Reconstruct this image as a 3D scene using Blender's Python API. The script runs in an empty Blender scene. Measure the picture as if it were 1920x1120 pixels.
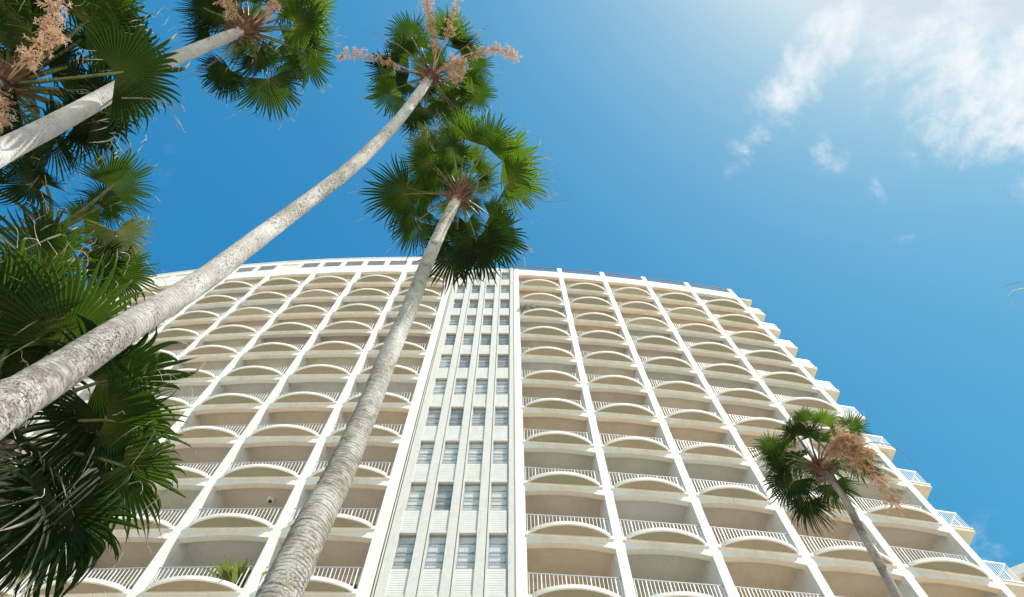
import bpy, math, random
from mathutils import Vector, Matrix, noise
R_ = math.radians
sc = bpy.context.scene
COL = sc.collection

# ------------------------------------------------------------------ camera
F = 1300.0                     # focal length in photo pixels (1920 wide)
Z0 = math.atan(460.0 / F)      # angle between the optical axis and the zenith
CAMZ = 1.6
cam_d = bpy.data.cameras.new('camera'); cam = bpy.data.objects.new('camera', cam_d); COL.objects.link(cam)
cam_d.sensor_width = 36; cam_d.lens = 36 * F / 1920; cam_d.clip_end = 5000; cam_d.clip_start = .05
cam.location = (0, 0, CAMZ); cam.rotation_euler = (math.pi - Z0, 0, 0)
sc.camera = cam
LL = math.sqrt(F * F + 460 * 460)

def ray(px, py):
    u = px - 960; v = py - 100
    return Vector((u, F * v / LL, (LL * LL - 460 * v) / LL)).normalized()
def P(px, py, d):              # a point at d metres from the eye in the direction of that spot of the photo
    return Vector((0, 0, CAMZ)) + ray(px, py) * d
def to_px(p):
    q = p - Vector((0, 0, CAMZ))
    fw = Vector((0, math.sin(Z0), math.cos(Z0))); up = Vector((0, -math.cos(Z0), math.sin(Z0)))
    w = q.dot(fw)
    return 960 + F * q.x / w, 560 - F * q.dot(up) / w, w

# ------------------------------------------------------------------ light
SUN_EL, SUN_AZ = R_(57), R_(126)          # azimuth clockwise from +Y
sun_dir = Vector((math.cos(SUN_EL) * math.sin(SUN_AZ), math.cos(SUN_EL) * math.cos(SUN_AZ), math.sin(SUN_EL)))
sd = bpy.data.lights.new('sun', 'SUN'); sd.energy = 4.9; sd.angle = R_(.53); sd.color = (1, .955, .88)
so = bpy.data.objects.new('sun', sd); COL.objects.link(so)
so.rotation_euler = sun_dir.to_track_quat('Z', 'Y').to_euler()
sc.view_settings.view_transform = 'Standard'; sc.view_settings.look = 'None'
sc.view_settings.exposure = 0.42; sc.view_settings.gamma = 1

w = bpy.data.worlds.new('World'); sc.world = w; w.use_nodes = True
NT = w.node_tree; NT.nodes.clear()
def N(nt, t, **kw):
    n = nt.nodes.new(t)
    for k, v in kw.items():
        if k.startswith('i_'): n.inputs[k[2:].replace('_', ' ')].default_value = v
        else: setattr(n, k, v)
    return n
def mth(nt, op, a, b=None, c=None, clamp=False):
    n = nt.nodes.new('ShaderNodeMath'); n.operation = op; n.use_clamp = clamp
    for i, x in enumerate((a, b, c)):
        if x is None: continue
        if isinstance(x, (int, float)): n.inputs[i].default_value = x
        else: nt.links.new(x, n.inputs[i])
    return n.outputs[0]
def smooth(nt, x, lo, hi):
    n = nt.nodes.new('ShaderNodeMapRange'); n.interpolation_type = 'SMOOTHSTEP'
    nt.links.new(x, n.inputs[0]); n.inputs[1].default_value = lo; n.inputs[2].default_value = hi
    return n.outputs[0]
def mixc(nt, f, a, b, mode='MIX'):
    n = nt.nodes.new('ShaderNodeMix'); n.data_type = 'RGBA'; n.blend_type = mode
    for s, x in ((n.inputs[0], f), (n.inputs[6], a), (n.inputs[7], b)):
        if isinstance(x, (int, float)): s.default_value = x
        elif isinstance(x, tuple): s.default_value = (*x[:3], 1)
        else: nt.links.new(x, s)
    return n.outputs[2]
sky = N(NT, 'ShaderNodeTexSky', sky_type='NISHITA', sun_disc=False, sun_elevation=SUN_EL, sun_rotation=SUN_AZ,
        air_density=1.0, dust_density=.95, ozone_density=1.2)
hs = N(NT, 'ShaderNodeHueSaturation'); hs.inputs['Saturation'].default_value = 1.32; hs.inputs['Value'].default_value = 1.0
hs.inputs['Hue'].default_value = .485
NT.links.new(sky.outputs[0], hs.inputs['Color'])
geo = N(NT, 'ShaderNodeTexCoord'); gen = geo.outputs['Generated']
# thin high clouds: noise on the cloud deck (direction divided by its height), kept to the patches of sky that have them
sep = N(NT, 'ShaderNodeSeparateXYZ'); NT.links.new(gen, sep.inputs[0])
zc = mth(NT, 'MAXIMUM', sep.outputs[2], .05)
cx = mth(NT, 'DIVIDE', sep.outputs[0], zc); cy = mth(NT, 'DIVIDE', sep.outputs[1], zc)
cmb = N(NT, 'ShaderNodeCombineXYZ'); NT.links.new(cx, cmb.inputs[0]); NT.links.new(cy, cmb.inputs[1])
nz = N(NT, 'ShaderNodeTexNoise', i_Scale=7.0, i_Detail=9.0, i_Roughness=.6, i_Distortion=.5); NT.links.new(cmb.outputs[0], nz.inputs['Vector'])
nz2 = N(NT, 'ShaderNodeTexNoise', i_Scale=30.0, i_Detail=6.0, i_Roughness=.65, i_Distortion=.3); NT.links.new(cmb.outputs[0], nz2.inputs['Vector'])
def deck(px, py):
    r = ray(px, py); return r.x / r.z, r.y / r.z
def patch(px, py, rx, ry, rot, gain):
    x0, y0 = deck(px, py)
    dx = mth(NT, 'SUBTRACT', cx, x0); dy = mth(NT, 'SUBTRACT', cy, y0)
    c, s = math.cos(rot), math.sin(rot)
    a = mth(NT, 'DIVIDE', mth(NT, 'ADD', mth(NT, 'MULTIPLY', dx, c), mth(NT, 'MULTIPLY', dy, s)), rx)
    b = mth(NT, 'DIVIDE', mth(NT, 'SUBTRACT', mth(NT, 'MULTIPLY', dy, c), mth(NT, 'MULTIPLY', dx, s)), ry)
    d = mth(NT, 'SQRT', mth(NT, 'ADD', mth(NT, 'MULTIPLY', a, a), mth(NT, 'MULTIPLY', b, b)))
    m = mth(NT, 'SUBTRACT', 1.0, d)
    return mth(NT, 'MULTIPLY', mth(NT, 'MAXIMUM', m, 0.0), gain)
pt = None
for a in ((1890, 165, .27, .165, .45, 1.0), (1482, 165, .058, .17, .64, .95), (1540, 300, .05, .045, 0, .48),
          (1650, 355, .04, .03, 0, .28), (1700, 445, .05, .035, 0, .18), (1430, 250, .06, .05, 0, .5),
          (1890, 1040, .22, .10, .2, .22), (235, 55, .08, .07, 0, .14), (305, 310, .05, .06, 0, .12)):
    p_ = patch(*a); pt = p_ if pt is None else mth(NT, 'MAXIMUM', pt, p_)
den = mth(NT, 'ADD', pt, mth(NT, 'MULTIPLY', mth(NT, 'SUBTRACT', nz.outputs[0], .5), 2.9))
den = mth(NT, 'ADD', den, mth(NT, 'MULTIPLY', mth(NT, 'SUBTRACT', nz2.outputs[0], .5), 1.1))
cl = mth(NT, 'MULTIPLY', smooth(NT, den, .10, 1.25), smooth(NT, pt, 0.0, .25))
cl = mth(NT, 'MULTIPLY', cl, .95)
tint = mixc(NT, 1.0, hs.outputs[0], (.84, 1.07, 1.10), 'MULTIPLY')
SS = .1445                       # display value of one unit of sky: the curve below is a contrast curve on the sky's own colour
sc3 = N(NT, 'ShaderNodeSeparateColor'); NT.links.new(tint, sc3.inputs[0]); cc3 = N(NT, 'ShaderNodeCombineColor')
for i, (gn, pw) in enumerate(((1.48, 1.22), (1.06, .86), (.88, .52))):
    NT.links.new(mth(NT, 'MINIMUM', mth(NT, 'MULTIPLY', mth(NT, 'POWER', mth(NT, 'MULTIPLY', sc3.outputs[i], SS), pw), gn / SS), (.66, .76, .86)[i] / SS), cc3.inputs[i])
skyc = mixc(NT, cl, cc3.outputs[0], (6.6, 6.75, 6.9))
bg = N(NT, 'ShaderNodeBackground', i_Strength=.108); NT.links.new(skyc, bg.inputs[0])
wo = N(NT, 'ShaderNodeOutputWorld'); NT.links.new(bg.outputs[0], wo.inputs[0])
sc.cycles.max_bounces = 8; sc.cycles.diffuse_bounces = 4; sc.cycles.transparent_max_bounces = 12

# ------------------------------------------------------------------ helpers
def tag(o, label=None, cat=None, group=None, kind=None):
    if label: o['label'] = label
    if cat: o['category'] = cat
    if group: o['group'] = group
    if kind: o['kind'] = kind
    return o
def empty(name, loc=(0, 0, 0), rz=0):
    o = bpy.data.objects.new(name, None); COL.objects.link(o); o.location = loc; o.rotation_euler = (0, 0, rz)
    o.empty_display_size = .3
    return o
class MB:
    def __init__(s): s.v = []; s.f = []; s.m = []; s.uv = []; s.sm = []
    def vert(s, p, uv=(0, 0)): s.v.append(tuple(p)); s.uv.append(uv); return len(s.v) - 1
    def face(s, idx, m=0, sm=False): s.f.append(tuple(idx)); s.m.append(m); s.sm.append(sm)
    def box(s, x0, x1, y0, y1, z0, z1, m=0, M=None):
        b = len(s.v)
        for z in (z0, z1):
            for x, y in ((x0, y0), (x1, y0), (x1, y1), (x0, y1)):
                p = Vector((x, y, z)); s.vert(M @ p if M else p)
        for q in ((3, 2, 1, 0), (4, 5, 6, 7), (0, 1, 5, 4), (1, 2, 6, 5), (2, 3, 7, 6), (3, 0, 4, 7)):
            s.face([b + i for i in q], m)
    def prism(s, pts, z0, z1, m=0, mside=None, M=None):     # pts: outline in x,y, anticlockwise from above
        b = len(s.v); n = len(pts)
        for z in (z0, z1):
            for x, y in pts:
                p = Vector((x, y, z)); s.vert(M @ p if M else p)
        s.face([b + i for i in range(n)][::-1], m); s.face([b + n + i for i in range(n)], m if mside is None else mside)
        for i in range(n):
            j = (i + 1) % n; s.face((b + i, b + j, b + n + j, b + n + i), m if mside is None else mside)
    def tube(s, pts, rad, k=6, m=0, sm=True, cap=True):
        b = len(s.v); L = 0; n = len(pts)
        ref = Vector((0, 0, 1))
        for i, p in enumerate(pts):
            p = Vector(p); t = (Vector(pts[min(i + 1, n - 1)]) - Vector(pts[max(i - 1, 0)])).normalized()
            if abs(t.dot(ref)) > .95: ref = Vector((1, 0, 0))
            a = t.cross(ref).normalized(); c = t.cross(a)
            if i: L += (p - Vector(pts[i - 1])).length
            r = rad[i] if isinstance(rad, (list, tuple)) else rad
            for q in range(k):
                an = 2 * math.pi * q / k
                s.vert(p + (a * math.cos(an) + c * math.sin(an)) * r, (q / k, L))
        for i in range(n - 1):
            for q in range(k):
                q2 = (q + 1) % k
                s.face((b + i * k + q, b + i * k + q2, b + (i + 1) * k + q2, b + (i + 1) * k + q), m, sm)
        if cap:
            s.face([b + q for q in range(k)][::-1], m); s.face([b + (n - 1) * k + q for q in range(k)], m)
    def mesh(s, name, mats):
        me = bpy.data.meshes.new(name); me.from_pydata(s.v, [], s.f)
        for mt in (mats if isinstance(mats, (list, tuple)) else [mats]): me.materials.append(mt)
        me.polygons.foreach_set('material_index', s.m); me.polygons.foreach_set('use_smooth', s.sm)
        ul = me.uv_layers.new(name='UVMap'); arr = []
        for l in me.loops: arr.extend(s.uv[l.vertex_index])
        ul.data.foreach_set('uv', arr); me.update()
        return me
    def build(s, name, mats, parent=None):
        o = bpy.data.objects.new(name, s.mesh(name, mats)); COL.objects.link(o)
        if parent: o.parent = parent
        return o

# ------------------------------------------------------------------ materials
def mat(name):
    m = bpy.data.materials.new(name); m.use_nodes = True
    nt = m.node_tree; b = nt.nodes['Principled BSDF']; return m, nt, b
def stucco(name, col, rough=.85, amt=.12, scale=2.0, stain=0.0, bump=.15):
    m, nt, b = mat(name); tc = N(nt, 'ShaderNodeTexCoord')
    ge = N(nt, 'ShaderNodeNewGeometry')
    n1 = N(nt, 'ShaderNodeTexNoise', i_Scale=scale, i_Detail=6.0, i_Roughness=.6); nt.links.new(ge.outputs['Position'], n1.inputs['Vector'])
    mp = N(nt, 'ShaderNodeMapping'); mp.inputs['Scale'].default_value = (3.0, 3.0, .35); nt.links.new(ge.outputs['Position'], mp.inputs[0])
    n2 = N(nt, 'ShaderNodeTexNoise', i_Scale=2.2, i_Detail=7.0, i_Roughness=.65); nt.links.new(mp.outputs[0], n2.inputs['Vector'])
    dk = tuple(c * (1 - amt) for c in col)
    c1 = mixc(nt, smooth(nt, n1.outputs[0], .3, .7), dk, col)
    st = mth(nt, 'MULTIPLY', smooth(nt, n2.outputs[0], .54, .78), stain)
    c2 = mixc(nt, st, c1, tuple(c * k for c, k in zip(col, (.52, .5, .45))))
    nt.links.new(c2, b.inputs['Base Color']); b.inputs['Roughness'].default_value = rough
    n3 = N(nt, 'ShaderNodeTexNoise', i_Scale=60.0, i_Detail=3.0); nt.links.new(ge.outputs['Position'], n3.inputs['Vector'])
    bp = N(nt, 'ShaderNodeBump', i_Strength=bump, i_Distance=.01); nt.links.new(n3.outputs[0], bp.inputs['Height']); nt.links.new(bp.outputs[0], b.inputs['Normal'])
    return m
M_WHITE = stucco('white_stucco', (.79, .77, .73), stain=.6)
M_TOWER = stucco('pale_grey_stucco', (.63, .615, .575), stain=.6, amt=.1, scale=5)
M_SIDING = stucco('siding', (.68, .67, .635), stain=.3)
M_RAIL = stucco('white_paint', (.84, .84, .82), rough=.45, stain=.1, bump=0)
M_TOPRAIL = stucco('shaded_top_rail', (.36, .36, .37), rough=.6, stain=.2, bump=0)  # white top rail greyed all round: shade on its underside put into the colour
M_EDGE = stucco('ledge_edge', (.80, .775, .71), stain=.6)
CEIL = [stucco('ceiling_paint_' + n, c, stain=.45, amt=.1, scale=1.2) for n, c in (
    ('tan', (.78, .65, .50)), ('greygreen', (.66, .64, .55)), ('rose', (.70, .60, .50)),
    ('orange', (.80, .64, .46)), ('cream', (.78, .72, .57)), ('grey', (.74, .72, .66)), ('umber', (.58, .48, .40)))]
UND = [stucco('underside_shade_' + n, c, stain=.4, amt=.1, scale=1.5) for n, c in (  # white-cream stucco from below: its warm shade is painted into these darker tones
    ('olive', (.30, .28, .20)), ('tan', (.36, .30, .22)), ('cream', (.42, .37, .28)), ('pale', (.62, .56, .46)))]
m, nt, b = mat('dark_metal'); b.inputs['Base Color'].default_value = (.05, .055, .06, 1); b.inputs['Roughness'].default_value = .5; M_DARK = m
m, nt, b = mat('roof_rail_metal'); b.inputs['Base Color'].default_value = (.11, .125, .16, 1); b.inputs['Roughness'].default_value = .75; b.inputs['Specular IOR Level'].default_value = .2; M_ROOFRAIL = m
m, nt, b = mat('louvre_grey'); b.inputs['Base Color'].default_value = (.38, .38, .38, 1); b.inputs['Roughness'].default_value = .8; M_LOUV = m
m, nt, b = mat('door_glass'); b.inputs['Base Color'].default_value = (.03, .035, .04, 1); b.inputs['Roughness'].default_value = .08; M_DGLASS = m
m, nt, b = mat('alu_frame'); b.inputs['Base Color'].default_value = (.35, .36, .37, 1); b.inputs['Roughness'].default_value = .4; b.inputs['Metallic'].default_value = .5; M_ALU = m
def glass():
    m, nt, b = mat('window_glass'); nt.nodes.remove(b)
    o = [n for n in nt.nodes if n.type == 'OUTPUT_MATERIAL'][0]
    t = N(nt, 'ShaderNodeBsdfTransparent'); t.inputs[0].default_value = (.96, .97, .975, 1)
    g = N(nt, 'ShaderNodeBsdfGlossy'); g.inputs['Roughness'].default_value = .03
    fr = N(nt, 'ShaderNodeLayerWeight', i_Blend=.5); mx = N(nt, 'ShaderNodeMixShader')
    nt.links.new(mth(nt, 'ADD', mth(nt, 'MULTIPLY', mth(nt, 'POWER', fr.outputs['Facing'], 4.0), .6), .05, clamp=True), mx.inputs[0]); nt.links.new(t.outputs[0], mx.inputs[1]); nt.links.new(g.outputs[0], mx.inputs[2])
    nt.links.new(mx.outputs[0], o.inputs[0]); return m
M_GLASS = glass()
def blind(name, c0, c1, horizontal, freq):
    m, nt, b = mat(name); tc = N(nt, 'ShaderNodeTexCoord'); sp = N(nt, 'ShaderNodeSeparateXYZ'); nt.links.new(tc.outputs['Object'], sp.inputs[0])
    s = mth(nt, 'SINE', mth(nt, 'MULTIPLY', sp.outputs[2 if horizontal else 0], freq))
    n1 = N(nt, 'ShaderNodeTexNoise', i_Scale=1.7, i_Detail=3.0)
    ge = N(nt, 'ShaderNodeNewGeometry'); nt.links.new(ge.outputs['Position'], n1.inputs['Vector'])
    f = mth(nt, 'ADD', mth(nt, 'MULTIPLY', mth(nt, 'ADD', s, 1.0), .3), mth(nt, 'MULTIPLY', smooth(nt, n1.outputs[0], .35, .65), .4))
    nt.links.new(mixc(nt, f, c0, c1), b.inputs['Base Color']); b.inputs['Roughness'].default_value = .8
    return m
BLINDS = [blind('white_curtain', (.82, .79, .72), (.93, .90, .84), False, 70), blind('grey_blind', (.30, .29, .27), (.55, .53, .50), True, 110),
          blind('lavender_shade', (.76, .73, .73), (.88, .85, .84), True, 5), blind('rosy_blind', (.42, .36, .36), (.6, .52, .52), True, 90),
          blind('slatted_blind', (.52, .50, .47), (.82, .79, .74), True, 120)]

def bark(name, pale, mid, dark, moss, speck, seed, lo=8.0, hi=13.5, rk=1.0):
    m, nt, b = mat(name); tc = N(nt, 'ShaderNodeTexCoord'); ob = tc.outputs['Object']
    uv = N(nt, 'ShaderNodeSeparateXYZ'); nt.links.new(tc.outputs['UV'], uv.inputs[0])
    mp = N(nt, 'ShaderNodeMapping'); mp.inputs['Location'].default_value = (seed, seed * 2, 0); nt.links.new(ob, mp.inputs[0]); V = mp.outputs[0]
    def nz_(s, d=5.0, r=.6, v=V):
        n = N(nt, 'ShaderNodeTexNoise', i_Scale=s, i_Detail=d, i_Roughness=r); nt.links.new(v, n.inputs['Vector']); return n.outputs[0]
    mz = N(nt, 'ShaderNodeMapping'); mz.inputs['Scale'].default_value = (1, 1, .38); nt.links.new(V, mz.inputs[0])
    mh = N(nt, 'ShaderNodeMapping'); mh.inputs['Scale'].default_value = (1, 1, 4.0); nt.links.new(V, mh.inputs[0])
    base = mixc(nt, smooth(nt, nz_(2.2, 6, .65, mz.outputs[0]), .40, .58), mid, pale)
    # bark gets greyer and rougher towards the foot
    grad = smooth(nt, uv.outputs[1], lo, hi)
    foot = mixc(nt, smooth(nt, nz_(7, 6, .7), .38, .62), tuple(c * k for c, k in zip(mid, (.36, .33, .31))), tuple(c * k for c, k in zip(pale, (.55, .53, .51))))
    base = mixc(nt, mth(nt, 'ADD', mth(nt, 'MULTIPLY', grad, .75), mth(nt, 'MULTIPLY', smooth(nt, nz_(1.1), .5, .62), .4), clamp=True), foot, base)
    base = mixc(nt, mth(nt, 'MULTIPLY', smooth(nt, nz_(3.0, 5, .7), .53, .66), moss), base, (.20, .22, .09))
    # fine ring scars across the trunk
    rw = N(nt, 'ShaderNodeMath', operation='SINE')
    nt.links.new(mth(nt, 'ADD', mth(nt, 'MULTIPLY', uv.outputs[1], 100.0), mth(nt, 'MULTIPLY', nz_(3.0, 3), 9.0)), rw.inputs[0])
    ring = mth(nt, 'MULTIPLY', smooth(nt, rw.outputs[0], .45, 1.0), smooth(nt, nz_(9.0, 4), .36, .56))
    ringa = mth(nt, 'MULTIPLY', mth(nt, 'MULTIPLY', ring, rk), mth(nt, 'SUBTRACT', .85, mth(nt, 'MULTIPLY', grad, .55)))
    base = mixc(nt, ringa, base, tuple(c * 1.3 for c in dark))
    # dark specks and pits, in drifts
    drift = smooth(nt, nz_(1.5, 4, .6), .38, .60)
    sp = mth(nt, 'MULTIPLY', smooth(nt, nz_(42, 5, .72, mh.outputs[0] if False else V), .535, .60), drift)
    sp2 = mth(nt, 'MULTIPLY', smooth(nt, nz_(16, 6, .75), .575, .63), drift)
    spk = mth(nt, 'MULTIPLY', mth(nt, 'MAXIMUM', sp, sp2), speck)
    base = mixc(nt, spk, base, dark)
    nt.links.new(base, b.inputs['Base Color']); b.inputs['Roughness'].default_value = .9
    hgt = mth(nt, 'SUBTRACT', mth(nt, 'MULTIPLY', nz_(28, 6, .7), .6), mth(nt, 'ADD', mth(nt, 'MULTIPLY', ring, .5), spk))
    bp = N(nt, 'ShaderNodeBump', i_Strength=.55, i_Distance=.02); nt.links.new(hgt, bp.inputs['Height']); nt.links.new(bp.outputs[0], b.inputs['Normal'])
    return m
M_BARK = [bark('pale_bark', (.70, .675, .655), (.50, .46, .43), (.05, .035, .03), .06, 1.0, 3.1, 8.0, 12.0, .45),
          bark('mossy_bark', (.60, .59, .55), (.40, .385, .33), (.055, .045, .035), .75, .9, 9.4),
          bark('dark_bark', (.40, .37, .34), (.20, .17, .15), (.05, .035, .03), .1, .7, 14.2),
          bark('smooth_bark', (.64, .62, .61), (.50, .47, .45), (.06, .045, .04), .05, .9, 21.7, 1, 3, .25)]

def leaf(name, hub, midc, tip, trans, tfac=.42, dry=.25):
    m, nt, b = mat(name); tc = N(nt, 'ShaderNodeTexCoord')
    uv = N(nt, 'ShaderNodeSeparateXYZ'); nt.links.new(tc.outputs['UV'], uv.inputs[0])
    n1 = N(nt, 'ShaderNodeTexNoise', i_Scale=6.0, i_Detail=4.0); nt.links.new(tc.outputs['Object'], n1.inputs['Vector'])
    cmbx = N(nt, 'ShaderNodeCombineXYZ'); nt.links.new(mth(nt, 'MULTIPLY', uv.outputs[1], 230.0), cmbx.inputs[0]); nt.links.new(mth(nt, 'MULTIPLY', uv.outputs[0], 2.0), cmbx.inputs[1])
    n2 = N(nt, 'ShaderNodeTexNoise', i_Scale=1.0, i_Detail=2.0); nt.links.new(cmbx.outputs[0], n2.inputs['Vector'])
    c = mixc(nt, smooth(nt, uv.outputs[0], 0.0, .35), hub, midc)
    c = mixc(nt, mth(nt, 'MULTIPLY', smooth(nt, n2.outputs[0], .35, .7), .45), c, tuple(k * .5 for k in midc))
    c = mixc(nt, mth(nt, 'MULTIPLY', smooth(nt, n1.outputs[0], .4, .7), .35), c, tuple(k * 1.6 for k in midc))
    tipf = smooth(nt, mth(nt, 'ADD', uv.outputs[0], mth(nt, 'MULTIPLY', n2.outputs[0], .3)), 1.0, 1.16)
    c = mixc(nt, mth(nt, 'MULTIPLY', tipf, min(1, dry * 3)), c, tip)
    nt.links.new(c, b.inputs['Base Color']); b.inputs['Roughness'].default_value = .52; b.inputs['Specular IOR Level'].default_value = .28
    t = N(nt, 'ShaderNodeBsdfTranslucent'); tcx = mixc(nt, tipf, trans, tip); tcx = mixc(nt, mth(nt, 'MULTIPLY', smooth(nt, n2.outputs[0], .35, .7), .4), tcx, tuple(k * .55 for k in trans))
    nt.links.new(tcx, t.inputs[0])
    mx = N(nt, 'ShaderNodeMixShader'); mx.inputs[0].default_value = tfac
    o = [n for n in nt.nodes if n.type == 'OUTPUT_MATERIAL'][0]
    nt.links.new(b.outputs[0], mx.inputs[1]); nt.links.new(t.outputs[0], mx.inputs[2]); nt.links.new(mx.outputs[0], o.inputs[0])
    return m
DRYC = (.55, .47, .30)
LEAF = [leaf('leaf_green', (.15, .17, .03), (.022, .052, .010), DRYC, (.07, .145, .010)),
        leaf('leaf_deep', (.08, .10, .02), (.013, .032, .008), DRYC, (.026, .06, .006)),
        leaf('leaf_bright', (.20, .23, .04), (.038, .085, .012), DRYC, (.15, .27, .014)),
        leaf('leaf_yellowing', (.28, .27, .07), (.11, .14, .035), (.6, .5, .33), (.22, .26, .05), dry=.33)]
def plain(name, c, rough=.7, tr=0):
    m, nt, b = mat(name); ge = N(nt, 'ShaderNodeTexCoord')
    n1 = N(nt, 'ShaderNodeTexNoise', i_Scale=9.0, i_Detail=5.0); nt.links.new(ge.outputs['Object'], n1.inputs['Vector'])
    nt.links.new(mixc(nt, smooth(nt, n1.outputs[0], .3, .7), tuple(k * .6 for k in c), tuple(min(1, k * 1.25) for k in c)), b.inputs['Base Color'])
    b.inputs['Roughness'].default_value = rough
    if tr:
        t = N(nt, 'ShaderNodeBsdfTranslucent'); t.inputs[0].default_value = (*c, 1); mx = N(nt, 'ShaderNodeMixShader'); mx.inputs[0].default_value = tr
        o = [n for n in nt.nodes if n.type == 'OUTPUT_MATERIAL'][0]
        nt.links.new(b.outputs[0], mx.inputs[1]); nt.links.new(t.outputs[0], mx.inputs[2]); nt.links.new(mx.outputs[0], o.inputs[0])
    return m
M_PET = plain('petiole_green', (.13, .15, .05), .5); M_PETB = plain('petiole_brown', (.13, .11, .05), .55)
M_FIBRE = plain('crown_fibre', (.15, .075, .05), .9); M_FLOWER = plain('dry_flower', (.72, .50, .34), .9, .35)
M_STRAND = plain('dry_strand', (.62, .55, .42), .8); M_STALK = plain('bare_stalk', (.22, .17, .13), .8)

# ------------------------------------------------------------------ ground
def ground_mat(name, c, c2, sc_):
    m, nt, b = mat(name); ge = N(nt, 'ShaderNodeNewGeometry'); n1 = N(nt, 'ShaderNodeTexNoise', i_Scale=sc_, i_Detail=8.0, i_Roughness=.65)
    nt.links.new(ge.outputs['Position'], n1.inputs['Vector']); nt.links.new(mixc(nt, smooth(nt, n1.outputs[0], .35, .65), c, c2), b.inputs['Base Color']); b.inputs['Roughness'].default_value = .9
    return m
g = MB(); g.face([g.vert(p) for p in ((-1500, -1500, 0), (1500, -1500, 0), (1500, 1500, 0), (-1500, 1500, 0))])
tag(g.build('ground', ground_mat('sandy_ground', (.52, .44, .33), (.64, .55, .43), .3)), kind='structure')
g = MB(); g.box(-40, 40, -6, 1.4, 0.004, .10)
tag(g.build('pavement', ground_mat('concrete_paving', (.50, .46, .40), (.60, .56, .49), .8)), kind='structure')

# ------------------------------------------------------------------ the apartment tower
Y0, XC, RAD = 15.3, -8.0, 144.0
def FY(x): return Y0 + (x - XC) ** 2 / (2 * RAD)
LEFT = [-4.5, -7.97, -11.38, -14.78, -18.18, -21.58, -24.98, -28.38, -31.78, -35.18]
RIGHT = [0.31, 3.67, 6.97, 10.22, 13.6, 17.06]
FLOOR = 3.0; ZB0 = CAMZ + 16.70 - 18.0 - 3.0          # underside of ledge n is ZB0 + 3 n, ledge 7 is the lowest in the photo
def ZB(n): return ZB0 + FLOOR * n
NTOP = 18                                            # roof slab
PW = .34                                             # pillar width
bays = []                                            # (Matrix, width, side, col)
for side, xs in (('L', LEFT), ('R', RIGHT)):
    for c in range(len(xs) - 1):
        a = Vector((xs[c], FY(xs[c]), 0)); b_ = Vector((xs[c + 1], FY(xs[c + 1]), 0))
        if side == 'L': a, b_ = b_, a
        ex = (b_ - a).normalized(); ey = Vector((-ex.y, ex.x, 0)); mid = (a + b_) / 2
        Mx = Matrix(((ex.x, ey.x, 0, mid.x), (ex.y, ey.y, 0, mid.y), (0, 0, 1, 0), (0, 0, 0, 1)))
        bays.append((Mx, (b_ - a).length, side, c))
DEPTH = 1.9
build = empty('apartment_tower', (-6, 17, 0))
tag(build, 'huge white apartment tower with rows of arched balconies and a central strip of windows', 'building')
inv = Matrix.Translation((6, -17, 0))
def place(o): o.parent = build; o.matrix_parent_inverse = Matrix.Identity(4)
fr = MB()
def beam(mb, M, W, ztop, drop_mid, drop_end, y0, y1, m=0):
    k = 14; hw = W / 2
    xs = [-hw + W * i / k for i in range(k + 1)]
    zs = [ztop - drop_end + (drop_end - drop_mid) * (1 - (x / hw) ** 2) for x in xs]
    b = len(mb.v)
    for y in (y0, y1):
        for x, z in zip(xs, zs): mb.vert(M @ Vector((x, y, z)))
        for x in xs: mb.vert(M @ Vector((x, y, ztop)))
    n = k + 1
    for i in range(k):
        mb.face((b + i, b + i + 1, b + n + i + 1, b + n + i), m)
        c = b + 2 * n; mb.face((c + i + 1, c + i, c + n + i, c + n + i + 1), m)
        mb.face((c + i, c + i + 1, b + i + 1, b + i), m)
MI = inv
for Mx, W, side, c in bays:
    M = MI @ Mx; ow = W - PW
    for n in range(0, NTOP + 1):
        z = ZB(n)
        beam(fr, M, ow, z, .31, .47, .003, .21)
        fr.box(-ow / 2, ow / 2, .003, DEPTH + .15, z, z + .2, 0, M)      # floor slab
    fr.box(-ow / 2, ow / 2, .003, .2, ZB(NTOP) + .2, ZB(NTOP) + .9, 0, M)  # parapet
    fr.box(-ow / 2, ow / 2, 9.0, 9.2, 0, ZB(NTOP) + .2, 0, M)
for xs in (LEFT, RIGHT):
    for i, x in enumerate(xs):
        sl = (x - XC) / RAD; ang = math.atan(sl); M = MI @ Matrix.Translation((x, FY(x), 0)) @ Matrix.Rotation(ang, 4, 'Z')
        top = ZB(NTOP) + 1.0
        if xs is RIGHT and i > 0: top = ZB(NTOP) + (1.93 if i < len(RIGHT) - 1 else 1.95)
        w0 = PW if i else (.38 if xs is LEFT else .36)
        fr.box(-w0 / 2, w0 / 2, 0, DEPTH + .15, 0, ZB(NTOP) + .9, 0, M)
        if xs is RIGHT: fr.box(-w0 / 2, w0 / 2, .002, .25, ZB(NTOP) + .9, top, 0, M)
        if xs is RIGHT and i == len(RIGHT) - 1:
            fr.box(-.15, .169, DEPTH + .15, 9.2, 0, ZB(NTOP) + .9, 0, M)
o = fr.build('wall', M_WHITE, build)

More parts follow.
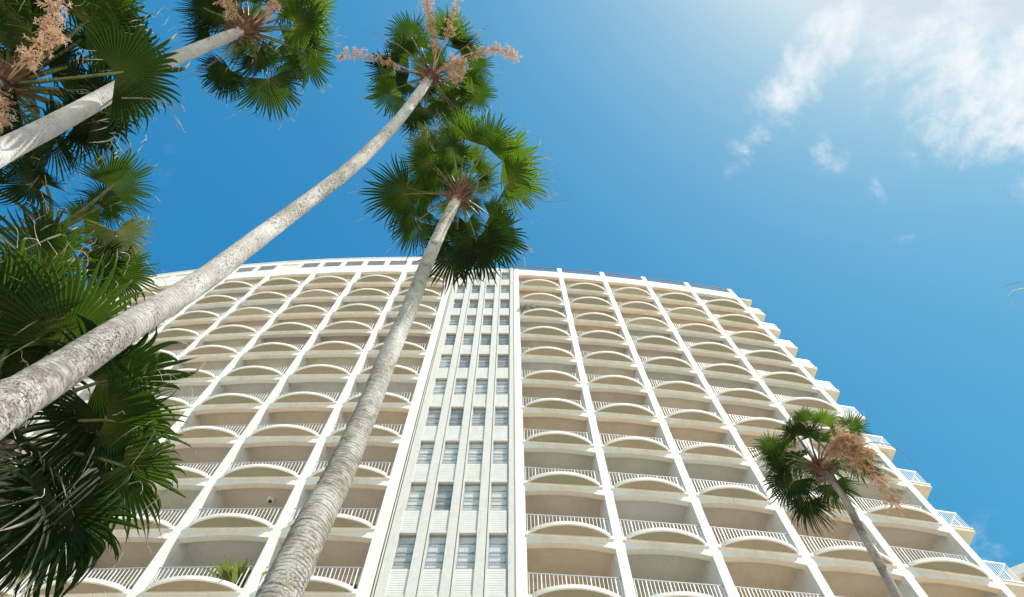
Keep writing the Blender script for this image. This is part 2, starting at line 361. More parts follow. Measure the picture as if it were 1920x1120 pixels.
# roof storey of the left wing: louvred band under a fascia
def zr(h): return h + CAMZ
tb = MB(); gr = MB(); dk = MB()
for Mx, W, side, c in bays:
    if side != 'L': continue
    M = MI @ Mx
    tb.box(-W / 2 + .001, W / 2 - .001, .0, .3, ZB(NTOP) + .903, zr(51.0), 0, M)
    tb.box(-W / 2, W / 2, -.0, .6, zr(52.15), zr(52.95), 0, M)          # fascia
    tb.box(-W / 2, W / 2, -.04, .6, zr(52.95), zr(53.05), 0, M)
    tb.box(-W / 2, W / 2, 8.6, 9.1, ZB(NTOP) + .2, zr(52.95), 0, M)
    tb.box(-W / 2, W / 2, .6, 9.0, zr(52.8), zr(52.94), 0, M)
    for s in (-1, 0): tb.box(s * W / 2 - .2, s * W / 2 + .2, .006, .3, zr(51.0), zr(52.15), 0, M)
    segs = [(-W / 2 + .2, -.2), (.2, W / 2 - .2)]; gr = MB(); dk = MB()
    for k, (x0, x1) in enumerate(segs):
        if (c in (3, 5) and k == 0) or c > 5: tb.box(x0, x1, .06, .3, zr(51.0), zr(52.15), 0, M); continue
        n = 12
        for i in range(n):
            x = x0 + (x1 - x0) * (i + .5) / n; gr.box(x - .022, x + .022, .012, .04, zr(51.0), zr(52.15), 0, M)
        gr.box(x0, x1, .052, .07, zr(51.55), zr(51.6), 0, M)
        dk.box(x0, x1, .30, .32, zr(51.0), zr(52.15), 0, M)
    gi = gr.build('louvre_grille', M_ALU, build); dk.build('louvre_recess', M_LOUV, gi)
tb.build('roof_storey', M_WHITE, build)
# tower body block behind (closes the building)
bd = MB()
for Mx, W, side, c in bays:
    M = MI @ Mx; bd.box(-W / 2, W / 2, DEPTH + .16, 9.1, ZB(NTOP) + .05, ZB(NTOP) + .21, 0, M)
bd.build('roof', M_TOWER, build)
# roof railing on the right wing
for Mx, W, side, c in bays:
    if side != 'R': continue
    M = MI @ Mx; rr = MB(); z = ZB(NTOP) + .9
    n = 24; x0 = -W / 2 + PW / 2
    for i in range(n):
        x = x0 + (W - PW) * (i + .5) / n; rr.box(x - .017, x + .017, .01, .04, z + .06, z + .95, 0, M)
    rr.box(x0, -x0, .005, .06, z + .95, z + 1.02, 0, M); rr.box(x0, -x0, .005, .05, z + .02, z + .06, 0, M)
    rr.build('roof_railing', M_ROOFRAIL, build)

# --- balconies
def ledge_outline(W):
    hw = (W - PW) / 2 - .13; k = 22; pts = [(-hw, .0), ]
    d0, d1 = .09, .52
    arc = [(-hw + 2 * hw * i / k, -(d0 + (d1 - d0) * math.sqrt(max(0, (1.25 ** 2 - (1.25 * 1.0) ** 2 * 0) * 0 + 1)) * (1 - (2 * i / k - 1) ** 2) ** .82)) for i in range(k + 1)]
    return [(-hw, 0)] + arc + [(hw, 0)]
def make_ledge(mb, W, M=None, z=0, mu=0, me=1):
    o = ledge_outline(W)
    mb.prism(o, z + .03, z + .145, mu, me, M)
    # raised white rim along the edge
    k = len(o) - 2; rim = o[1:-1]; ins = []
    for i, (x, y) in enumerate(rim):
        a = rim[max(i - 1, 0)]; c = rim[min(i + 1, k - 1)]; t = Vector((c[0] - a[0], c[1] - a[1])).normalized()
        ins.append((x - t.y * .05, y + t.x * .05))
    b = len(mb.v)
    out = [(x + (Vector((0, 0)).x), y - .012) for x, y in rim]
    for (x, y), (xi, yi) in zip(out, ins):
        for px_, py_, pz in ((x, y, z + .015), (x, y, z + .165), (xi, yi, z + .165), (xi, yi, z + .015)):
            p = Vector((px_, py_, pz)); mb.vert(M @ p if M else p)
    for i in range(k - 1):
        for q in range(4):
            q2 = (q + 1) % 4; mb.face((b + 4 * i + q, b + 4 * (i + 1) + q, b + 4 * (i + 1) + q2, b + 4 * i + q2), me)
    mb.face((b, b + 1, b + 2, b + 3), me); e = b + 4 * (k - 1); mb.face((e + 3, e + 2, e + 1, e), me)
    hw = (W - PW) / 2
    mb.box(-hw, hw, -.05, .0, z - .025, z + .05, me, M)
def make_railing(mb, W, M=None, z=0, yy=.09):
    hw = (W - PW) / 2; n = 23
    for i in range(n):
        x = -hw + 2 * hw * (i + .5) / n; r = .009 if i % 6 != 3 else .018
        mb.box(x - r, x + r, yy - .012, yy + .012, z + .25, z + 1.21, 0, M)
    mb.box(-hw, hw, yy - .02, yy + .02, z + 1.21, z + 1.25, 1, M); mb.box(-hw, hw, yy - .016, yy + .016, z + .26, z + .295, 0, M)
def make_ceiling(mb, W, M=None, z=0, m=0):
    hw = (W - PW) / 2; zt = z + FLOOR - .006
    mb.box(-hw + .003, hw - .003, .212, DEPTH, zt - .02, zt, m, M)
    k = 14; b = len(mb.v)                # painted soffit of the arched head beam, 3 mm below it
    for i in range(k + 1):
        t = -1 + 2 * i / k; zz = z + FLOOR - .47 + .16 * (1 - t * t) - .004
        for y in (.012, .216): p = Vector((t * (hw - .003), y, zz)); mb.vert(M @ p if M else p)
    for i in range(k): mb.face((b + 2 * i, b + 2 * i + 1, b + 2 * i + 3, b + 2 * i + 2), m)
def make_back(mb, W, M=None, z=0, m=0):
    hw = (W - PW) / 2
    mb.box(-hw + .003, hw - .003, DEPTH - .0, DEPTH + .12, z + .2, z + FLOOR - .03, m, M)
    mb.box(-hw * .72, hw * .72, DEPTH - .06, DEPTH - .02, z + .22, z + 2.35, m + 1, M)
    for x in (-hw * .72, 0, hw * .72): mb.box(x - .03, x + .03, DEPTH - .09, DEPTH - .061, z + .22, z + 2.38, m + 2, M)
    mb.box(-hw * .74, hw * .74, DEPTH - .09, DEPTH - .061, z + 2.35, z + 2.42, m + 2, M)
def tone(side, c, n):
    r = random.Random(hash((side == 'L', n)) & 0xffff)
    if side == 'R': row = {7: 0, 8: 2, 9: 1, 10: 0, 11: 2, 12: 1, 13: 2, 14: 1, 15: 3, 16: 3, 17: 3}
    else: row = {7: 2, 8: 2, 9: 2, 10: 0, 11: 5, 12: 4, 13: 6, 14: 0, 15: 5, 16: 0, 17: 4}
    k = row.get(n, 0)
    rr = random.Random(n * 31 + c * 7 + (side == 'L') * 1000)
    if rr.random() < .22: k = rr.choice((0, 1, 2, 3, 4, 5))
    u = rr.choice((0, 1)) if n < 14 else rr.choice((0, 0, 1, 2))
    return k, u
cand = []
for bi, (Mx, W, side, c) in enumerate(bays):
    for n in range(6, NTOP):
        p = Mx @ Vector((0, 0, ZB(n) + 1)); x, y, w_ = to_px(p)
        inside = -60 < x < 1980 and y < 1190
        cand.append((0 if inside else 1, w_, bi, n))
cand.sort(); solo = {(bi, n) for _, _, bi, n in cand[:100]}
proto = {}
rest = MB(); nC, nU = len(CEIL), len(UND)
rest_mats = CEIL + UND + [M_EDGE, M_RAIL, M_DGLASS, M_ALU, M_TOPRAIL]
class Sub:          # adds into `rest` with material offsets
    def __init__(s, table): s.t = table
def merge(dst, src, M, table):
    b = len(dst.v)
    for v, uv in zip(src.v, src.uv): dst.vert(M @ Vector(v), uv)
    for f, m_, sm in zip(src.f, src.m, src.sm): dst.face([b + i for i in f], table[m_], sm)
lab = {}
for _, _, bi, n in sorted(cand, key=lambda t: (t[2], t[3])):
    Mx, W, side, c = bays[bi]
    if bi not in proto:
        a, r_, ce, bk = MB(), MB(), MB(), MB()
        make_ledge(a, W); make_railing(r_, W); make_ceiling(ce, W); make_back(bk, W)
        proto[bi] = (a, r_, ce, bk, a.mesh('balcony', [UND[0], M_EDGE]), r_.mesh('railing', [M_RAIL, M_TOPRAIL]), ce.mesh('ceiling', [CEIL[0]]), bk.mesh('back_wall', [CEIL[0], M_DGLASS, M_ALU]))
    a, r_, ce, bk, ma, mr, mc, mbk = proto[bi]
    k, u = tone(side, c, n)
    if (bi, n) in solo:
        B = bpy.data.objects.new('balcony', ma); COL.objects.link(B); B.parent = build
        B.matrix_local = MI @ Mx @ Matrix.Translation((0, 0, ZB(n)))
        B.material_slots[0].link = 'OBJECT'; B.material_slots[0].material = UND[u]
        for nm, me, cm in (('railing', mr, None), ('ceiling', mc, CEIL[k]), ('back_wall', mbk, CEIL[k])):
            q = bpy.data.objects.new(nm, me); COL.objects.link(q); q.parent = B
            if cm: q.material_slots[0].link = 'OBJECT'; q.material_slots[0].material = cm
    else:
        M = MI @ Mx @ Matrix.Translation((0, 0, ZB(n)))
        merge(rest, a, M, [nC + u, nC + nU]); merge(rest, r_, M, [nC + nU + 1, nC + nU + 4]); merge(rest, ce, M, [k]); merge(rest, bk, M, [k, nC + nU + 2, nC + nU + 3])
tag(rest.build('balcony', rest_mats, build), kind='stuff')
# --- corner balconies on the right end wall
x = RIGHT[-1]; ang = math.atan((x - XC) / RAD); ME = MI @ Matrix.Translation((x + .17, FY(x), 0)) @ Matrix.Rotation(ang, 4, 'Z')
for n in range(6, NTOP + 1):
    s = MB(); s.box(.0, 1.10, .14, 3.2, 0.0, .17, 0); s.box(-.002, 1.12, .12, 3.22, .17, .24, 1)
    M = ME @ Matrix.Translation((0, 0, ZB(n)))
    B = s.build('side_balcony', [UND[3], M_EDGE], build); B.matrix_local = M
    if n == NTOP: continue
    r_ = MB()
    for i in range(10): xx = .06 + 1.0 * i / 9; r_.box(xx - .009, xx + .009, .17, .19, .24, 1.2)
    for i in range(1, 16): yy = .2 + 2.9 * i / 16; r_.box(1.05, 1.07, yy - .009, yy + .009, .24, 1.2)
    r_.box(.0, 1.08, .16, .20, 1.2, 1.25); r_.box(1.04, 1.08, .20, 3.2, 1.2, 1.25)
    q = r_.build('railing', [M_RAIL], B)

# --- central window strip
XL, XR = LEFT[0] + .19, RIGHT[0] - .18
YT = 15.46
def TM(): return MI @ Matrix.Translation((0, YT, 0))
T = TM(); ts = MB(); sd_ = MB()
WC = [-3.55, -2.52, -1.5, -.48]; WW = .61
ZH = lambda n: ZB(n) + .02                                   # window head
top = ZB(NTOP) + .95
gaps = []
edges = [XL] + [w_ for x in WC for w_ in (x - WW / 2, x + WW / 2)] + [XR]
for i in range(0, 10, 2):                                    # piers between the window columns
    a_, b_ = edges[i], edges[i + 1]
    if i == 0:
        ts.box(a_, a_ + .05, .16, .5, 0, top, 0, T); ts.box(a_ + .05, a_ + .10, .03, .5, 0, top, 0, T); ts.box(a_ + .10, a_ + .14, .16, .5, 0, top, 0, T)
        ts.box(a_ + .14, b_, .0, .5, 0, top, 0, T)
    elif i == 8:
        ts.box(a_, a_ + .05, .12, .5, 0, top, 0, T); ts.box(a_ + .05, b_ - .06, .0, .5, 0, top, 0, T); ts.box(b_ - .06, b_, .12, .5, 0, top, 0, T)
    else:
        ts.box(a_, b_ - .10, .0, .5, 0, top, 0, T); ts.box(b_ - .10, b_ - .065, .12, .5, 0, top, 0, T); ts.box(b_ - .065, b_, .03, .5, 0, top, 0, T)
for x in WC:                                                 # spandrels: thin lapped boards
    for n in range(0, NTOP + 1):
        z0 = ZH(n); z1 = z0 + FLOOR - 1.74 if n < NTOP else top
        ts.box(x - WW / 2, x + WW / 2, .03, .5, z0, z0 + .12, 0, T)
        k = 11 if n < NTOP else 4
        for i in range(k):
            za = z0 + .12 + (z1 - z0 - .12) * i / k; zb = z0 + .12 + (z1 - z0 - .12) * (i + 1) / k
            b = len(sd_.v)
            for y, z in ((.054, za), (.06, zb)):
                for xx in (x - WW / 2, x + WW / 2): sd_.vert(T @ Vector((xx, y, z)))
            sd_.face((b, b + 1, b + 3, b + 2))
            for xx in (x - WW / 2, x + WW / 2): sd_.vert(T @ Vector((xx, .06, za)))
            sd_.face((b + 1, b, b + 4, b + 5))
        sd_.box(x - WW / 2, x + WW / 2, .065, .5, z0 + .12, z1, 0, T)
ts.box(XL, XR, .5, 1.0, 0, top, 0, T)
ts.build('window_strip', M_TOWER, build); sd_.build('siding', M_SIDING, build)
wf, wp, wb = MB(), MB(), MB()
H = 1.74
hw = WW / 2
wf.box(-hw, hw, .12, .18, -.05, 0); wf.box(-hw, hw, .06, .18, -H, -H + .05)
for s in (-1, 1): wf.box(s * hw - .03 * (s > 0), s * hw + .03 * (s < 0), .12, .18, -H + .05, -.05)
for z, y, t in ((-.30 - .12, .145, .012), (-.88, .125, .028), (-1.30, .145, .012)): wf.box(-hw + .03, hw - .03, y, y + .03, z - t * .8, z + t * .8)
wp.box(-hw + .031, hw - .031, .155, .159, -H + .051, -.051)
k = 24
for i in range(k):
    xa, xb = -hw + 2 * hw * i / k, -hw + 2 * hw * (i + 1) / k; ya, yb = (.185, .20) if i % 2 else (.20, .185)
    b = len(wb.v)
    for xx, yy in ((xa, ya), (xb, yb)):
        for z in (-H, 0): wb.vert((xx, yy, z))
    wb.face((b, b + 2, b + 3, b + 1))
mf, mp_, mb_ = wf.mesh('window', [M_ALU]), wp.mesh('pane', [M_GLASS]), wb.mesh('blind', [BLINDS[0]])
rowb = {7: 0, 8: 2, 9: 0, 10: 0, 11: 4, 12: 2, 13: 3, 14: 1, 15: 4, 16: 1, 17: 4, 18: 1}
for n in range(7, NTOP + 1):
    for j, x in enumerate(WC):
        W_ = bpy.data.objects.new('window', mf); COL.objects.link(W_); W_.parent = build
        W_.matrix_local = MI @ Matrix.Translation((x, YT, ZH(n)))
        q = bpy.data.objects.new('pane', mp_); COL.objects.link(q); q.parent = W_
        q = bpy.data.objects.new('blind', mb_); COL.objects.link(q); q.parent = W_
        k = rowb.get(n, 0); rr = random.Random(n * 9 + j)
        if rr.random() < .25: k = rr.choice((0, 1, 4))
        q.material_slots[0].link = 'OBJECT'; q.material_slots[0].material = BLINDS[k]

# ------------------------------------------------------------------ palms
def spline(pts, step):
    pts = [tuple(p) for p in pts]; out = []
    for i in range(len(pts) - 1):
        p0 = pts[max(i - 1, 0)]; p1 = pts[i]; p2 = pts[i + 1]; p3 = pts[min(i + 2, len(pts) - 1)]
        L = (Vector(p2[:3]) - Vector(p1[:3])).length; n = max(2, int(L / step))
        for k in range(n):
            t = k / n
            out.append(tuple(.5 * ((2 * b) + (-a + c) * t + (2 * a - 5 * b + 4 * c - d) * t * t + (-a + 3 * b - 3 * c + d) * t ** 3) for a, b, c, d in zip(p0, p1, p2, p3)))
    out.append(pts[-1]); return out
def trunk(root, pts, mt, seed=0, ridge=.006):
    """pts: (x,y,z,r) from the ground up"""
    o0 = root.location; sp = spline(pts, .032); mb = MB(); k = 40; L = 0
    ref = Vector((0, 1, 0)); n = len(sp)
    for i, s in enumerate(sp):
        p = Vector(s[:3]); t = (Vector(sp[min(i + 1, n - 1)][:3]) - Vector(sp[max(i - 1, 0)][:3])).normalized()
        a = ref - t * ref.dot(t); a.normalize(); c = t.cross(a)
        if i: L += (p - Vector(sp[i - 1][:3])).length
        for q in range(k):
            an = 2 * math.pi * q / k; d = a * math.cos(an) + c * math.sin(an)
            nn = noise.noise(Vector((d.x * 1.2 + seed, d.y * 1.2, L * .7))); n2 = noise.noise(Vector((d.x * 3 + seed, d.y * 3, L * 3.1)))
            amp = ridge * (1.5 if L < 5 else .7)
            rg = math.sin(L * 2 * math.pi / .0628 * .5 + n2 * 2 + nn * 5)
            rr = s[3] * (1 + .05 * nn + .025 * n2) + amp * (max(rg, -.2)) * (.6 + .6 * n2)
            mb.vert(p + d * rr - o0, (q / k, L))
    for i in range(n - 1):
        for q in range(k):
            q2 = (q + 1) % k; mb.face((i * k + q, i * k + q2, (i + 1) * k + q2, (i + 1) * k + q), 0, True)
    mb.face([(n - 1) * k + q for q in range(k)], 0)
    return mb.build('trunk', mt, root)
def frond(root, C, Hb, R, rng, droop=.5, sp0=None, dirv=None, nrm=None, mt=None, hang=0, spread=None, pet=True, pr=.02, flat=0.):
    o0 = root.location
    out = (Hb - C); hz = Vector((out.x, out.y, 0)).normalized() if Vector((out.x, out.y, 0)).length > .01 else Vector((1, 0, 0))
    if dirv is None:
        dirv = (out.normalized() * .8 + hz * .5 + Vector((0, 0, -.25 - hang)) + Vector((rng.uniform(-.15, .15), rng.uniform(-.15, .15), 0))).normalized()
    x = dirv.normalized()
    if nrm is None: nrm = Vector((rng.uniform(-.25, .25), rng.uniform(-.25, .25), 1)) + hz * .2
    z = (nrm - x * nrm.dot(x)); z.normalize(); y = z.cross(x)
    mb = MB(); Ns = rng.randint(38, 46); sp = spread or (rng.uniform(1.7, 2.3) if sp0 else rng.uniform(1.95, 2.7)); da = 2 * sp / Ns
    cup = rng.uniform(.05, .38); rec = rng.uniform(.05, .22); S = 10
    seed_ = rng.uniform(0, 99); split0 = sp0 or rng.uniform(.38, .54); G = Vector((0, 0, -1))
    for i in range(Ns):
        a = -sp + da * (i + .5); cl_ = noise.noise(Vector((i * .35, seed_, 0))); L = R * (.70 + .30 * math.cos(a / 2) ** 2) * rng.uniform(.86, 1.10) * (1 + .16 * cl_)
        spl = split0 * rng.uniform(.86, 1.12) * (1 - .1 * abs(a) / sp)
        dr = droop * rng.uniform(.5, 1.7) * (1 + .35 * abs(a) / sp) * (1 + 1.3 * max(-.6, noise.noise(Vector((i * .22, seed_, 5))) * 1.6)); side = rng.uniform(-.16, .16) + .25 * noise.noise(Vector((i * .3, seed_, 9)))
        if rng.random() < .07: dr *= 2.2
        prev = None
        for s in range(S + 1):
            t = .02 + .98 * s / S; r = t * L
            e = max(0, t - spl) / (1 - spl)
            if t <= spl: hw_ = r * math.tan(da / 2) * 1.01
            else: hw_ = spl * L * math.tan(da / 2) * (1 - e ** 1.1) * (1 + .1 * e)
            aa = a + side * e * e
            rx = r - L * .16 * dr * e * e
            ca, sa = math.cos(aa), math.sin(aa)
            base = x * (rx * ca) + y * (rx * sa) + z * (-cup * abs(sa) * r - rec * (max(0, rx * ca) ** 2) / R)
            base += G * (dr * L * (1 - spl) * e ** 1.8 * .62 + .04 * droop * r * t)
            per = (y * ca - x * sa)
            tw = rng.uniform(-.4, .4) * e
            fold = hw_ * 1.0
            wv = per * math.cos(tw) + z * math.sin(tw)
            p0 = Hb + base - wv * hw_; p1 = Hb + base + z * fold; p2 = Hb + base + wv * hw_
            u = t * L / R; v = (i + .5) / Ns
            idx = [mb.vert(p - o0, (u, v + dv)) for p, dv in ((p0, -.004), (p1, 0), (p2, .004))]
            if prev:
                mb.face((prev[0], prev[1], idx[1], idx[0]), 0); mb.face((prev[1], prev[2], idx[2], idx[1]), 0)
            prev = idx
    # a few dry threads hanging off the segment tips
    for _ in range(rng.randint(3, 6)):
        a = rng.uniform(-sp, sp); r = R * rng.uniform(.7, .95)
        p = Hb + x * (r * math.cos(a)) + y * (r * math.sin(a)) + G * (droop * R * .25); d = (x * math.cos(a) + y * math.sin(a)) * .6
        pts = [p - o0]
        for k in range(5):
            d += Vector((rng.uniform(-.3, .3), rng.uniform(-.3, .3), rng.uniform(-.45, .1))); p = p + d.normalized() * R * .055; pts.append(p - o0)
        mb.tube(pts, [.004, .004, .003, .003, .003, .002], 3, 1, cap=False)
    o = mb.build('frond', [mt or rng.choice(LEAF[:3]), M_STRAND], root)
    if pet:
        pb = MB(); pts = []; rad = []; ctrl = C + Vector((0, 0, .12)) + out * .5 + Vector((0, 0, .10 * out.length))
        for k in range(11):
            t = k / 10; q = C * (1 - t) ** 2 + ctrl * 2 * t * (1 - t) + Hb * t * t; pts.append(q - o0); rad.append(pr * (1.35 - .65 * t))
        pts.append(Hb + x * R * .10 - z * .006 - o0); rad.append(pr * .45)
        pb.tube(pts, rad, 6, 0); pb.build('petiole', [M_PET if rng.random() < .75 else M_PETB], o)
    return o
def boss(root, C, ax, r, rng, n=90):
    """matted leaf bases and fibre round the growing point"""
    mb = MB(); o0 = root.location; ax = ax.normalized(); a = ax.orthogonal().normalized(); c = ax.cross(a)
    for i in range(n):
        an = rng.uniform(0, 2 * math.pi); h = rng.choice((rng.uniform(-.5, .35), rng.uniform(-1.3, .2))); d = a * math.cos(an) + c * math.sin(an)
        p = C + ax * h * r * 2.4 + d * r * rng.uniform(.5, .9); dd = (d * rng.uniform(.4, 1) + ax * rng.uniform(.2, .9)).normalized()
        per = dd.cross(ax).normalized(); w0 = rng.uniform(.012, .04); L = r * rng.uniform(1.0, 2.9)
        pts = []
        for k in range(5):
            t = k / 4; q = p + dd * L * t + Vector((0, 0, -1)) * L * .35 * t * t * rng.uniform(.2, 1.6); ww = w0 * (1 - t * .85)
            pts.append((mb.vert(q - per * ww - o0), mb.vert(q + d * .012 - o0), mb.vert(q + per * ww - o0)))
        for A, B_ in zip(pts, pts[1:]):
            mb.face((A[0], A[1], B_[1], B_[0]), 0); mb.face((A[1], A[2], B_[2], B_[1]), 0)
    k0 = 10; b = len(mb.v); m_ = 12
    for i in range(k0 + 1):
        t = i / k0
        for q in range(m_):
            an = 2 * math.pi * q / m_; d = a * math.cos(an) + c * math.sin(an)
            rr = r * (.55 + .42 * math.sin(math.pi * min(1, t * 1.15))) * (1 + .25 * noise.noise(Vector((an * 1.5, t * 6, C.x)))) * (1 if t < .85 else (1 - t) / .15 + .02)
            mb.vert(C + ax * (t - .55) * r * 3.2 + d * rr - o0)
    for i in range(k0):
        for q in range(m_):
            q2 = (q + 1) % m_; mb.face((b + i * m_ + q, b + i * m_ + q2, b + (i + 1) * m_ + q2, b + (i + 1) * m_ + q))
    mb.build('crown_base', M_FIBRE, root)
def flower(root, pts, rng, dense=1.0, size=.2, start=.3, th=.003):
    """branching dry flower stalk through the given points"""
    o0 = root.location; sp = [Vector(p) for p in spline([tuple(p) for p in pts], .08)]; mb = MB(); n = len(sp)
    mb.tube([p - o0 for p in sp], [.017 * (1 - .8 * i / n) + .003 for i in range(n)], 5, 0)
    Lt = sum((b - a).length for a, b in zip(sp, sp[1:]))
    nb = int(Lt * 62 * dense * (1 - start))
    for _ in range(nb):
        k = rng.randint(int(n * start), n - 1); p = sp[k]; d = Vector((rng.gauss(0, 1), rng.gauss(0, 1), rng.gauss(-.4, .8))).normalized()
        L = size * rng.uniform(.5, 1.2); q = p.copy(); path = [q - o0]
        for s in range(4):
            d = (d + Vector((rng.gauss(0, .25), rng.gauss(0, .25), -.18))).normalized(); q = q + d * L / 4; path.append(q - o0)
            for _t in range(6):
                e = (d + Vector((rng.gauss(0, .8), rng.gauss(0, .8), rng.gauss(0, .8)))).normalized() * L * rng.uniform(.15, .4)
                w_ = e.orthogonal().normalized() * th * 1.3
                b = mb.vert(q - w_ - o0); mb.vert(q + w_ - o0); mb.vert(q + e + w_ - o0); mb.vert(q + e - w_ - o0); mb.face((b, b + 1, b + 2, b + 3), 0)
        mb.tube(path, th, 3, 0, cap=False)
    return mb.build('flower_stalk', M_FLOWER, root)
def stalk(root, pts, r0=.012, mt=None):
    sp = [Vector(p) - root.location for p in spline([tuple(p) for p in pts], .08)]; mb = MB(); n = len(sp)
    mb.tube(sp, [r0 * (1 - .75 * i / n) for i in range(n)], 5, 0); return mb.build('bare_stalk', mt or M_STALK, root)

AIM = {(118, 640): (172, 458), (0, 600): (8, 425), (45, 585): (70, 455), (182, 718): (372, 672), (200, 788): (362, 815), (228, 873): (348, 950), (118, 960): (168, 1125, -.6), (106, 952): (20, 1070, -.8), (198, 792): (140, 960, -.4),
       (207, 351): (272, 290), (218, 435): (238, 500, -.4), (57, 346): (-30, 358, -.3), (214, 506): (296, 565), (171, 490): (245, 512),
       (158, 44): (258, 5), (217, 137): (352, 118), (228, 184): (298, 222), (150, 225): (268, 236),
       (560, 56): (634, 66), (569, 100): (612, 162), (425, 130): (392, 182), (502, 148): (524, 232, -.3),
       (770, 67): (738, 22), (837, 63): (838, 5), (882, 118): (932, 132), (890, 172): (936, 192), (744, 165): (686, 190), (733, 130): (680, 122),
       (870, 261): (868, 196), (913, 274): (946, 212), (942, 303): (1018, 276), (953, 341): (1036, 352), (801, 306): (742, 306), (762, 364): (674, 380), (813, 362): (770, 340),
       (780, 415): (748, 482), (854, 468): (850, 548), (893, 450): (908, 545), (926, 438): (982, 488), (918, 405): (970, 405),
       (2012, 492): (1948, 474), (2012, 572): (1944, 588),
       (1512, 790): (1490, 762), (1543, 793): (1556, 762), (1594, 806): (1632, 790), (1467, 858): (1422, 862), (1487, 902): (1462, 962), (1513, 942): (1522, 1004), (1561, 908): (1588, 962), (1607, 862): (1656, 888)}
def palm(label, tpx, Cpx, fr, extra, seed, bark_i, R, group='tall fan palms round the tower', name='fan_palm', pr=.02, br=.16, low=None, leafset=None, ridge=.006):
    """tpx: trunk points (px, py, distance, radius) top first is the crown; Cpx crown centre (px,py,d)
       fr: fronds (px, py, distance offset, size, hang [, leaf])"""
    rng = random.Random(seed); C = P(*Cpx)
    tp = [(*P(x, y, d), r) for x, y, d, r in tpx]
    a, b = Vector(tp[0][:3]), Vector(tp[1][:3]); g = a + (a - b) * ((a.z + .1) / max(.1, (b - a).z))
    if low: g = Vector((*low, -.1))
    g.z = -.1
    root = empty(name, (g.x, g.y, 0)); tag(root, label, 'palm tree', group)
    pts = [(g.x, g.y, -.1, tp[0][3] * 1.35)] + tp + ([] if len(tpx) < 2 else [(*C, tp[-1][3] * .9)])
    trunk(root, pts, M_BARK[bark_i], seed, ridge)
    ax = (C - Vector(tp[-1][:3])).normalized(); boss(root, C, ax, br, rng)
    for f in fr:
        px, py, dd, sz, hang = f[:5]
        Hb = P(px, py, Cpx[2] + dd)
        dv = nv = None; RR = R * sz
        if (px, py) in AIM:
            ax_, ay_, ad = AIM[(px, py)] if len(AIM[(px, py)]) == 3 else (*AIM[(px, py)], -.12)
            tv = P(ax_, ay_, Cpx[2] + dd + ad) - Hb; dv = tv.normalized(); RR = tv.length * 1.1; nv = ray(px, py) + Vector((rng.uniform(-.35, .35), rng.uniform(-.35, .35), .15))
        frond(root, C + (Hb - C).normalized() * br * .5, Hb, RR, rng, dirv=dv, nrm=nv, sp0=rng.uniform(.48, .6) if dv else None, droop=(rng.uniform(.25, 1.1) if dv is None else rng.uniform(.2, .7)) + hang * .6, hang=hang, mt=LEAF[f[5]] if len(f) > 5 else rng.choice(leafset or [LEAF[0], LEAF[0], LEAF[1]]), pr=pr)
    for _ in range(extra):
        an = rng.uniform(0, 2 * math.pi); el = rng.uniform(.1, 1.25)
        d = Vector((math.cos(an) * math.cos(el), math.sin(an) * math.cos(el), math.sin(el))); Lp = R * rng.uniform(.9, 1.45)
        frond(root, C + d * br * .5, C + d * Lp, R * rng.uniform(.8, 1.0), rng, droop=rng.uniform(.3, .7), mt=rng.choice(LEAF[:3]), pr=pr, nrm=Vector((rng.uniform(-.4, .4), rng.uniform(-.4, .4), 1)) - d * .8)
    return root, C, rng

# the middle palm, whose trunk crosses the left wing
p2, C2, rg = palm('mossy ringed palm at centre, its green crown just under the topmost crown',
    [(524, 1118, 7.0, .19), (585, 990, 7.9, .186), (640, 880, 9.0, .178), (690, 765, 10.3, .165), (727, 672, 11.6, .158), (765, 585, 13.0, .15), (796, 505, 14.5, .142), (828, 430, 15.9, .135)],
    (861, 366, 17.2),
    [(870, 261, .25, 1.0, .0, 2), (913, 274, .5, .95, .0, 0), (942, 303, .2, 1.0, .0, 2), (953, 341, -.1, 1.05, .05, 2), (801, 306, .3, .8, .1, 2), (805, 272, .6, .8, .1, 3),
     (762, 364, -.1, 1.0, .1, 0), (813, 362, .6, .85, .1, 2), (780, 415, -.35, 1.0, .3, 0), (854, 468, -.5, 1.0, .35, 1), (893, 450, -.6, 1.0, .5, 1), (926, 438, -.4, 1.05, .35, 1),
     (918, 405, .3, .9, .1, 1), (845, 255, .9, .8, .1, 1), (884, 300, 1.2, .95, 0, 2), (855, 310, 1.0, .9, .1, 0), (830, 335, 1.1, .85, .1, 2), (898, 325, 1.2, .9, .0, 2), (874, 350, 1.3, .75, 0, 0), (846, 350, 1.2, .75, 0, 1), (882, 380, 1.2, .7, 0, 1), (842, 386, 1.0, .7, 0, 0), (862, 340, 1.5, .7, 0, 2), (820, 300, 1.1, .7, 0, 3), (900, 345, 1.1, .8, 0, 0), (835, 425, -.2, .8, .3, 1), (800, 395, .5, .8, .2, 0), (875, 420, .3, .85, .3, 1)],
    8, 5, 1, .84, br=.17, ridge=.012)
stalk(p2, [C2, P(940, 367, 17.0), P(1010, 377, 16.9), P(1045, 378, 16.8), P(1075, 373, 16.7)])
stalk(p2, [C2, P(850, 300, 17.4), P(832, 240, 17.6), P(818, 205, 17.8)])
stalk(p2, [P(940, 450, 16.8), P(975, 470, 16.6), P(985, 500, 16.3), P(975, 520, 16.1)], .008, M_STRAND)
